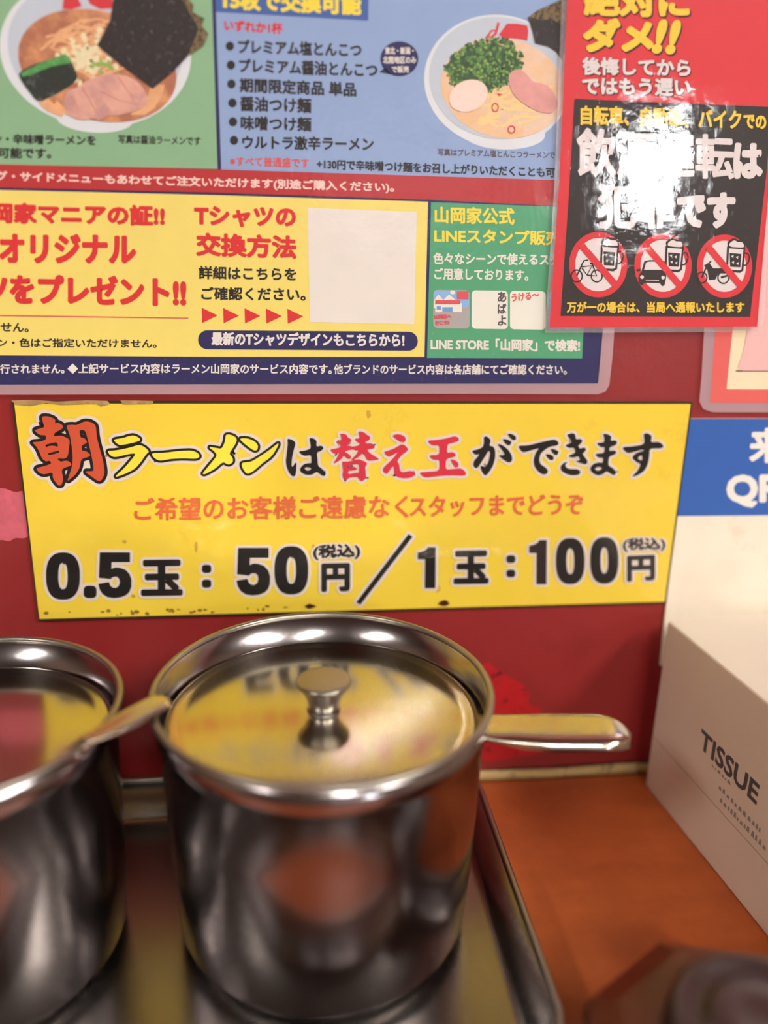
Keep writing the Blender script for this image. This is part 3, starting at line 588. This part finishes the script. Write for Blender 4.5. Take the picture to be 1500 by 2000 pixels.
g_masu = [[TR([(115,130),(190,110),(225,120),(235,195),(300,185),(325,210),(300,250),(265,270),(285,320),(350,300),(375,325),(350,360),(320,385),(370,450),(395,490),(370,525),(320,510),(230,485),(300,470),(275,410),(200,435),(130,415),(240,370),(215,295),(150,305),(90,270),(190,235),(160,180)], *k_)],
          [TR([(130,490),(90,530),(110,575),(170,590),(260,590),(300,620),(280,660),(200,670),(120,655),(50,610),(35,560),(70,510)], *k_)],
          [TR([(600,120),(650,120),(710,150),(695,215),(760,205),(790,235),(760,270),(685,295),(680,350),(750,340),(780,365),(750,395),(675,420),(665,540),(730,575),(775,630),(750,670),(710,650),(650,610),(590,660),(520,670),(450,630),(430,580),(470,520),(540,500),(600,510),(605,430),(540,435),(490,385),(620,375),(625,290),(570,295),(510,240),(620,235),(620,170)], *k_),
           TR([(485,580),(520,555),(570,560),(590,575),(560,605),(510,610)], *k_)],
          [TR([(1140,120),(1190,110),(1250,145),(1230,235),(1330,225),(1380,250),(1405,290),(1360,310),(1220,310),(1215,400),(1195,520),(1150,610),(1060,670),(980,690),(1060,620),(1110,520),(1040,490),(990,440),(1020,390),(1090,355),(1145,350),(1140,320),(1000,360),(920,375),(850,295),(980,290),(1150,260),(1155,190)], *k_),
           TR([(1060,445),(1080,415),(1120,400),(1130,440),(1120,475),(1080,465)], *k_)]]
def brush(gl, m, halo, blackw=0, grow=.3):
    o = multi('brush_lettering', gl, m, S4, ys, wd=grow, smooth=2)
    if blackw: multi('black_outline', gl, c_black, S3, o, wd=blackw, smooth=1)
    multi('outline', gl, c_halo, S2, o, wd=halo, smooth=1)
brush(g_asa, c_sred, 12.5, 6.2); brush(g_ra, c_yelt, 11, 5.0); brush(g_ha, c_black, 6.5); brush(g_kae, c_crim, 6.2); brush(g_ga, c_black, 6.2); brush(g_masu, c_black, 6.2)
T('ご希望のお客様ご遠慮なく', 262, 1018, 798, 1012, 46, c_ob, S3, ys, 1.1); T('スタッフまでどうぞ', 800, 1011, 1140, 1006, 42, c_ob, S3, ys, 1.1)
def num(gl):
    o = multi('price_figure', gl, c_black, S4, ys); multi('outline', gl, c_halo, S2, o, wd=6.0)
def zero(x0, y0, x1, y1):
    cx, cy, rx, ry = (x0 + x1) / 2, (y0 + y1) / 2, (x1 - x0) / 2, (y1 - y0) / 2
    se = lambda rx, ry, p: [(cx + rx * math.copysign(abs(math.cos(t)) ** p, math.cos(t)), cy + ry * math.copysign(abs(math.sin(t)) ** p, math.sin(t))) for t in [2 * math.pi * i / 48 for i in range(48)]]
    return [se(rx, ry, .8), se(rx * .28, ry * .56, .8)[::-1]]
def five(x0, y0, x1, y1):
    n5 = [(.05,0),(.95,0),(.95,.21),(.40,.21),(.39,.36),(.5,.33),(.64,.335),(.82,.38),(.94,.48),(.995,.6),(.99,.76),(.93,.87),(.83,.94),(.66,.985),(.47,1),(.28,.98),(.13,.91),(.04,.81),(0,.69),(.32,.65),(.36,.73),(.43,.77),(.52,.78),(.61,.74),(.65,.66),(.63,.58),(.57,.535),(.48,.53),(.41,.55),(.37,.585),(.02,.555)]
    return [[(x0 + a * (x1 - x0), y0 + b * (y1 - y0)) for a, b in n5]]
def one(x0, y0, x1, y1):
    n1 = [(0, .13), (.3, .10), (.5, .05), (.56, 0), (1, 0), (.98, 1), (.40, 1), (.42, .29), (0, .29)]
    return [[(x0 + a * (x1 - x0), y0 + b * (y1 - y0)) for a, b in n1]]
def sq(cx, cy, rx, ry): return [chaikin(quadpx(cx - rx, cy - ry, cx + rx, cy + ry), 2)]
num([zero(90, 1079, 156, 1171), sq(176, 1156, 12.5, 12), five(192, 1079, 257, 1168)])
num([sq(403.5, 1111, 9, 8), sq(403.5, 1140, 9, 8)]); num([five(462, 1070, 528, 1163), zero(536, 1067, 602, 1161)])
num([[[(798, 1043), (806, 1048), (704, 1181), (696, 1176)]]]); num([one(816, 1069, 851, 1149)]); num([sq(998, 1092, 8.5, 7.5), sq(998, 1120, 8.5, 7.5)])
num([one(1034, 1055, 1068, 1141), zero(1086, 1051, 1142, 1141), zero(1153, 1049, 1208, 1140)])
hh = [(c_halo, 5.5)]
T('玉', 275, 1165, 357, 1164, 72, c_black, S4, ys, 4.2, halo=hh); T('円', 627, 1157, 684, 1156, 57, c_black, S4, ys, 3.6, halo=hh); T('(税込)', 611, 1095, 704, 1092, 31, c_black, S4, ys, 1.5, halo=[(c_halo, 4)])
T('玉', 885, 1142, 955, 1141, 67, c_black, S4, ys, 4.0, halo=hh); T('円', 1224, 1137, 1280, 1135, 52, c_black, S4, ys, 3.2, halo=hh); T('(税込)', 1216, 1079, 1300, 1077, 28, c_black, S4, ys, 1.3, halo=[(c_halo, 4)])
rnd = random.Random(11)
def blot(cx, cy, rx, ry, n=18): return [(cx + rx * rnd.uniform(.7, 1.15) * math.cos(6.283 * i / n), cy + ry * rnd.uniform(.7, 1.15) * math.sin(6.283 * i / n)) for i in range(n)]
multi('dried_sauce_spot', [[blot(867, 1178, 11, 6)]], c_spot, S4 - .0001, ys, smooth=1); multi('dried_sauce_spot', [[blot(606, 1184, 10, 5)]], c_spot, S4 - .0001, ys, smooth=1)
multi('stain', [[blot(383, 1068, 4, 11)], [blot(260, 1164, 5, 4)], [blot(855, 1150, 6, 8)], [blot(243, 1058, 5, 4)], [blot(720, 808, 5, 9)], [blot(612, 1068, 3, 5)]], c_stain, S1 - .00004, ys, smooth=1)
S_ = []
for i in range(26):
    x = rnd.uniform(90, 560); S_.append([blot(x, 1206 - (x - 76) * .028 - rnd.uniform(0, 10), rnd.uniform(2, 6), rnd.uniform(1.5, 4), 10)])
multi('stain', S_, P_('grime_brown', (140, 104, 40), vary=.3), S1 - .00004, ys, smooth=1)
multi('tape_remnant', [[[(22, 782), (60, 781), (110, 784), (170, 782), (210, 783), (215, 789), (196, 794), (188, 789), (150, 790), (120, 791), (90, 787), (58, 793), (30, 790)]], [[(235, 782), (300, 783), (298, 789), (240, 790)]]], c_tape, S1 - .0002, ys)
film_sheet('clear_film', [[(24, 784), (1352, 786), (1300, 1177), (76, 1212)]], film_sign, S4 - .0004, ys)

# ================================================================== blue and white notice on the right
YQ = -.0012
qs = empty('blue_notice', (W(1500, 1200)[0], 0, W(1500, 1230)[1]), 'blue-topped white notice behind the tissue box, right edge', 'sign')
c_qb = P_('notice_blue', (54, 98, 178)); c_qw = P_('notice_white', (238, 226, 208), dirt=(222, 196, 170), dscale=30, dlo=.62, dhi=.75)
sheet('sheet', [(1347, 818), (1780, 818), (1760, 1300), (1290, 1300), (1298, 1210), (1322, 1008)], c_qw, YQ, qs, .0009)
shape('blue_band', [[(1347, 818), (1780, 818), (1772, 1004), (1322, 1008)]], c_qb, YQ - .0001, qs)
T('来', 1463, 905, 1536, 905, 70, c_white, YQ - .0002, qs, 3.2); T('QR', 1418, 993, 1530, 991, 66, c_white, YQ - .0002, qs, 4.0)

# ================================================================== metal things
def steel(name, c=(196, 190, 182), rough=.2, bump=.05, bs=(1, 1, 1)):
    return mat(name, c, rough=rough, metal=1.0, vary=.03, scale=40, bump=bump, bscale=120, stretch=bs)
m_steel = steel('jar_steel', (156, 150, 152), .19, .02); m_lid = steel('lid_steel', (196, 190, 180), .155, .0); m_rim = steel('rim_steel', (160, 154, 146), .34, .02); m_tray = steel('tray_steel', (146, 142, 138), .25); m_spoon = steel('spoon_steel', (206, 198, 186), .2, .02)
# tray: rounded rectangle profile swept from floor up to a rolled rim
def rr3(x0, x1, y0, y1, r, n=8):
    o = []
    for cx, cy, a in ((x1 - r, y0 + r, -90), (x1 - r, y1 - r, 0), (x0 + r, y1 - r, 90), (x0 + r, y0 + r, 180)):
        for i in range(n + 1):
            t = math.radians(a + 90 * i / n); o.append((cx + r * math.cos(t), cy + r * math.sin(t)))
    return o
def swept(rings):
    V = []; FF = []; n = len(rings[0][0])
    for pts, z in rings: V += [(x, y, z) for x, y in pts]
    for j in range(len(rings) - 1):
        for i in range(n):
            i2 = (i + 1) % n; FF.append((j * n + i, j * n + i2, (j + 1) * n + i2, (j + 1) * n + i))
    FF.append(tuple(range(n))[::-1]); return V, FF
TX0, TX1, TY0, TY1 = -.215, .0805, -.1560, -.0090
tr = empty('tray', ((TX0 + TX1) / 2, (TY0 + TY1) / 2, 0), 'shallow rectangular stainless steel tray under the two sauce pots', 'tray')
def trr(i, z): return (rr3(TX0 + i, TX1 - i, TY0 + i, TY1 - i, max(.004, .022 - i), 8), z)
V, FF = swept([trr(.0135, .0010), trr(.0125, .0010), trr(.0108, .0014), trr(.0085, .0026), trr(.0022, .0150)])
o = link('tray_pan', [v for v in V], [f if len(f) == 4 else f[::-1] for f in FF], m_tray, tr, True); o.data.polygons[-1].use_smooth = False; md = o.modifiers.new('s', 'SOLIDIFY'); md.thickness = .0008; md.offset = 0
rim = [trr(.0022 - .0014 * math.cos(a), .0156 + .0014 * math.sin(a)) for a in [2 * math.pi * i / 10 for i in range(11)]]
V, FF = swept(rim); link('tray_rim', V, FF[:-1], m_rim, tr, True)

def pot(name, cx, cy, label, s=1.0):
    H = .0945; R = .0568; z0 = .0017
    t = empty(name, (cx, cy, z0), label, 'pot', None)
    body = [(0, z0), (.040, z0), (.0465, z0 + .0006), (.0498, z0 + .003), (.0512, z0 + .007), (.0524, .030), (.0534, .060), (.0538, .0800), (.0542, .0806), (.0542, .0820), (.0549, .0828), (.0553, .0925)]
    inner = [(.0545, .0925), (.0540, .0800), (.0520, .0770), (.049, .030), (.046, .006), (.03, .004), (0, .004)]
    sc = lambda pr: [(r * s, z) for r, z in pr]
    V, FF = lathe(sc(body + inner), cx, cy, 96); link('body', V, FF, m_steel, t, True)
    rp = [(R - .0012 + .0012 * math.cos(a), H - .0012 + .0012 * math.sin(a)) for a in [2 * math.pi * i / 12 for i in range(12)]]
    V, FF = lathe([(r - R * (1 - s), z) for r, z in rp], cx, cy, 96, close=True); link('rolled_rim', V, FF, m_rim, t, True)
    lid = [(0, .0816), (.050, .0812), (.0518, .0816), (.0522, .0826), (.0518, .0836), (.0500, .0838), (.0485, .0832), (.046, .0834), (.030, .0838), (.012, .0842), (0, .0843)]
    V, FF = lathe(sc(lid), cx, cy, 96); l = link('lid', V, FF, m_lid, t, True)
    kn = [(0, .0838), (.0062, .0838), (.0055, .0846), (.0052, .0865), (.0056, .0895), (.0066, .0925), (.0080, .0952), (.0090, .0966), (.0092, .0975), (.0088, .0982), (.0078, .0984), (0, .0980)]
    V, FF = lathe([(r, .0838 + (z - .0838) * .82) for r, z in kn], cx, cy, 48); link('knob', V, FF, m_rim, l, True)
    return t
POT1 = pot('sauce_pot', .0104, -.0739, 'lidded stainless steel sauce pot with flat side handle, middle of the tray')
pot('sauce_pot', -.1040, -.0806, 'lidded stainless steel sauce pot cut off by the left edge', .88)

def spoon(name, a, b, w0, w1, label, th=.0012, up=(0, 0, 1), lip=.004, tail=None):
    """spoon handle from a to its rounded tip b, widening from w0 to w1, the edge turned down by lip"""
    A = Vector(a); B = Vector(b); d = (B - A).normalized(); s = d.cross(Vector(up)).normalized(); u = s.cross(d).normalized(); L = (B - A).length
    t = empty(name, tuple(A), label, 'spoon')
    V = []; FF = []; N = 28; Mx = 13
    for i in range(N + 1):
        f = i / N; x = f * L; wd = (w0 + (w1 - w0) * min(1, f / .45) ** .8) / 2
        tip = (x - (L - w1 * .55)) / (w1 * .55)
        if tip > 0: wd *= math.sqrt(max(0.0, 1 - tip * tip)) * .999 + .001
        for k in range(Mx):
            q = -1 + 2 * k / (Mx - 1); dz = -lip * (abs(q) ** 7) * min(1, f / .3)
            if tip > 0: dz -= lip * .8 * tip ** 4
            p = A + d * x + s * (q * wd) + u * dz; V.append(tuple(p))
    for i in range(N):
        for k in range(Mx - 1): FF.append((i * Mx + k, i * Mx + k + 1, (i + 1) * Mx + k + 1, (i + 1) * Mx + k))
    o = link('handle', V, FF, m_spoon, t, True); md = o.modifiers.new('s', 'SOLIDIFY'); md.thickness = th; md.offset = 0
    if tail:
        V = []; FF = []; C = Vector(tail); dd = (A + d * .002 - C); K = 12
        for i in range(9):
            p = C + dd * (i / 8); r = .0022
            for k in range(K): a_ = 2 * math.pi * k / K; V.append(tuple(p + s * (r * 1.4 * math.cos(a_)) + u * (r * .45 * math.sin(a_))))
        for i in range(8):
            for k in range(K): FF.append((i * K + k, i * K + (k + 1) % K, (i + 1) * K + (k + 1) % K, (i + 1) * K + k))
        link('neck', V, FF, m_spoon, t, True)
    return t
hd = spoon('spoon', (.0600, -.0835, .0815), (.1125, -.0885, .0815), .014, .0205, 'x', lip=.0032)
for o in list(hd.children): o.parent = POT1; o.location = hd.location - POT1.location
bpy.data.objects.remove(hd)
spoon('spoon', (-.0595, -.1055, .0962), (-.0395, -.0830, .0968), .004, .009, 'blurred steel spoon handle bridging the gap between the two pots', lip=.0012, tail=(-.0650, -.1020, .0890))

# ================================================================== tissue box
m_box = mat('white_card', (226, 212, 196), rough=.55, vary=.02, scale=40, spec=.3); m_boxt = m_box
m_grey = mat('grey_ink', (84, 82, 84), rough=.6); m_lgrey = mat('pale_grey_ink', (150, 142, 136), rough=.6); m_tis = mat('tissue_paper', (240, 238, 234), rough=.9); m_fold = mat('fold_shadow_line', (170, 150, 130), rough=.8)
BC = Vector((.1603, -.0120, 0)); e1 = Vector((.0080, -.0903, 0)).normalized(); e2 = Vector((-e1.y, e1.x, 0)); BL, BW, BH = .205, .115, .0829   # e1 along the long side towards the viewer, e2 to the right
bt = empty('tissue_box', tuple(BC + e1 * BL / 2 + e2 * BW / 2), 'white cardboard tissue box against the wall on the right', 'box')
MB = Matrix((e2, -e1, Vector((0, 0, 1)))).transposed().to_4x4(); MB.translation = BC
bm = bmesh.new(); box(bm, 0, BW, -BL, 0, 0, BH, .0012, 3, mtx=MB); bm_link('carton', bm, m_box, bt, smooth=False)
def on_side(P, T, m, name, depth=.0001, wd=0.0):
    """flat print on the long side: local u runs towards the viewer, v up"""
    V, TT = fat(P, T, wd, 0.0); VV = [tuple(BC + e1 * v[0] + Vector((0, 0, v[2])) - e2 * (depth - v[1])) for v in V]
    return link(name, VV, TT, m, bt)
def side_text(s, u0, u1, v0, v1, m, bold):
    P, TT = glyphs(s); xs = [p[0] for p in P]; ys_ = [p[1] for p in P]; a, b, c, d = min(xs), max(xs), min(ys_), max(ys_)
    Q = [(u0 + (p[0] - a) / (b - a) * (u1 - u0), v0 + (p[1] - c) / (d - c) * (v1 - v0)) for p in P]; on_side(Q, TT, m, 'lettering', wd=bold)
side_text('TISSUE', .0345, .0715, .0432, .0512, m_grey, .00035)
rnd = random.Random(4)                                   # the small print below is too blurred to read: faint marks only
for u0, u1, v0, hgt in ((.0440, .0560, .0405, .0014), (.0500, .0760, .0345, .0024), (.0520, .0800, .0300, .0024)):
    V = []; FF = []; u = u0
    while u < u1:
        q = rnd.uniform(.0010, .0022); a = rnd.uniform(.5, 1) * hgt; k = len(V)
        V += [tuple(BC + e1 * uu + Vector((0, 0, vv)) - e2 * .0001) for uu, vv in ((u, v0), (u + q, v0), (u + q * .8, v0 + a), (u + q * .2, v0 + a))]
        FF.append((k, k + 1, k + 2, k + 3)); u += q + rnd.uniform(.0004, .0010)
    link('small_print', V, FF, m_lgrey, bt)
P, TT = tri_fill([[(.0005, .0263), (BL - .001, .0263), (BL - .001, .0267), (.0005, .0267)]]); on_side(P, TT, m_fold, 'fold_line')
# opening with a pulled tissue on top
P = [(BW / 2 + .022 * math.cos(a), -BL / 2 + .055 * math.sin(a)) for a in [2 * math.pi * i / 40 for i in range(40)]]
link('opening', [tuple(MB @ Vector((p[0], p[1], BH + .0002))) for p in P], [tuple(range(40))], m_fold, bt)
V = []; FF = []
for i in range(17):
    for k in range(9):
        a = -1 + 2 * i / 16; h = k / 8; V.append(tuple(MB @ Vector((BW / 2 + .010 * math.sin(a * 5 + h * 2) * (.3 + h), -BL / 2 + a * .038 * (1 - .45 * h), BH + h * .032 + .002 * math.sin(a * 9)))))
for i in range(16):
    for k in range(8): FF.append((i * 9 + k, i * 9 + k + 1, (i + 1) * 9 + k + 1, (i + 1) * 9 + k))
link('tissue', V, FF, m_tis, bt, True)

# ================================================================== dark amber seasoning pot, lower right
m_amber = mat('smoked_amber', (98, 46, 18), rough=.35, vary=.3, scale=30, coat=.2, spec=.4); m_cap = mat('dark_brown_cap', (52, 36, 34), rough=.35, vary=.1, coat=.3)
ax, ay = .1120, -.1800
am = empty('seasoning_pot', (ax, ay, 0), 'dark amber faceted seasoning pot with round cap, bottom right corner', 'pot')
def oct_(r, n=8, o=.2): return [(ax + r * math.cos(2 * math.pi * (i + o) / n), ay + r * math.sin(2 * math.pi * (i + o) / n)) for i in range(n)]
V, FF = swept([(oct_(.0001), .0005), (oct_(.034), .0005), (oct_(.038), .004), (oct_(.043), .036), (oct_(.042), .041), (oct_(.034), .046), (oct_(.024), .049), (oct_(.0001), .0495)])
o = link('faceted_body', V, FF, m_amber, am); 
V, FF = lathe([(0, .049), (.0235, .049), (.0235, .0515), (.0225, .0560), (.0205, .0575), (.0190, .0575), (.0180, .0560), (.0140, .0560), (.0130, .0585), (.0115, .0592), (.0060, .0585), (0, .0582)], ax, ay, 56); link('cap', V, FF, m_cap, am, True)
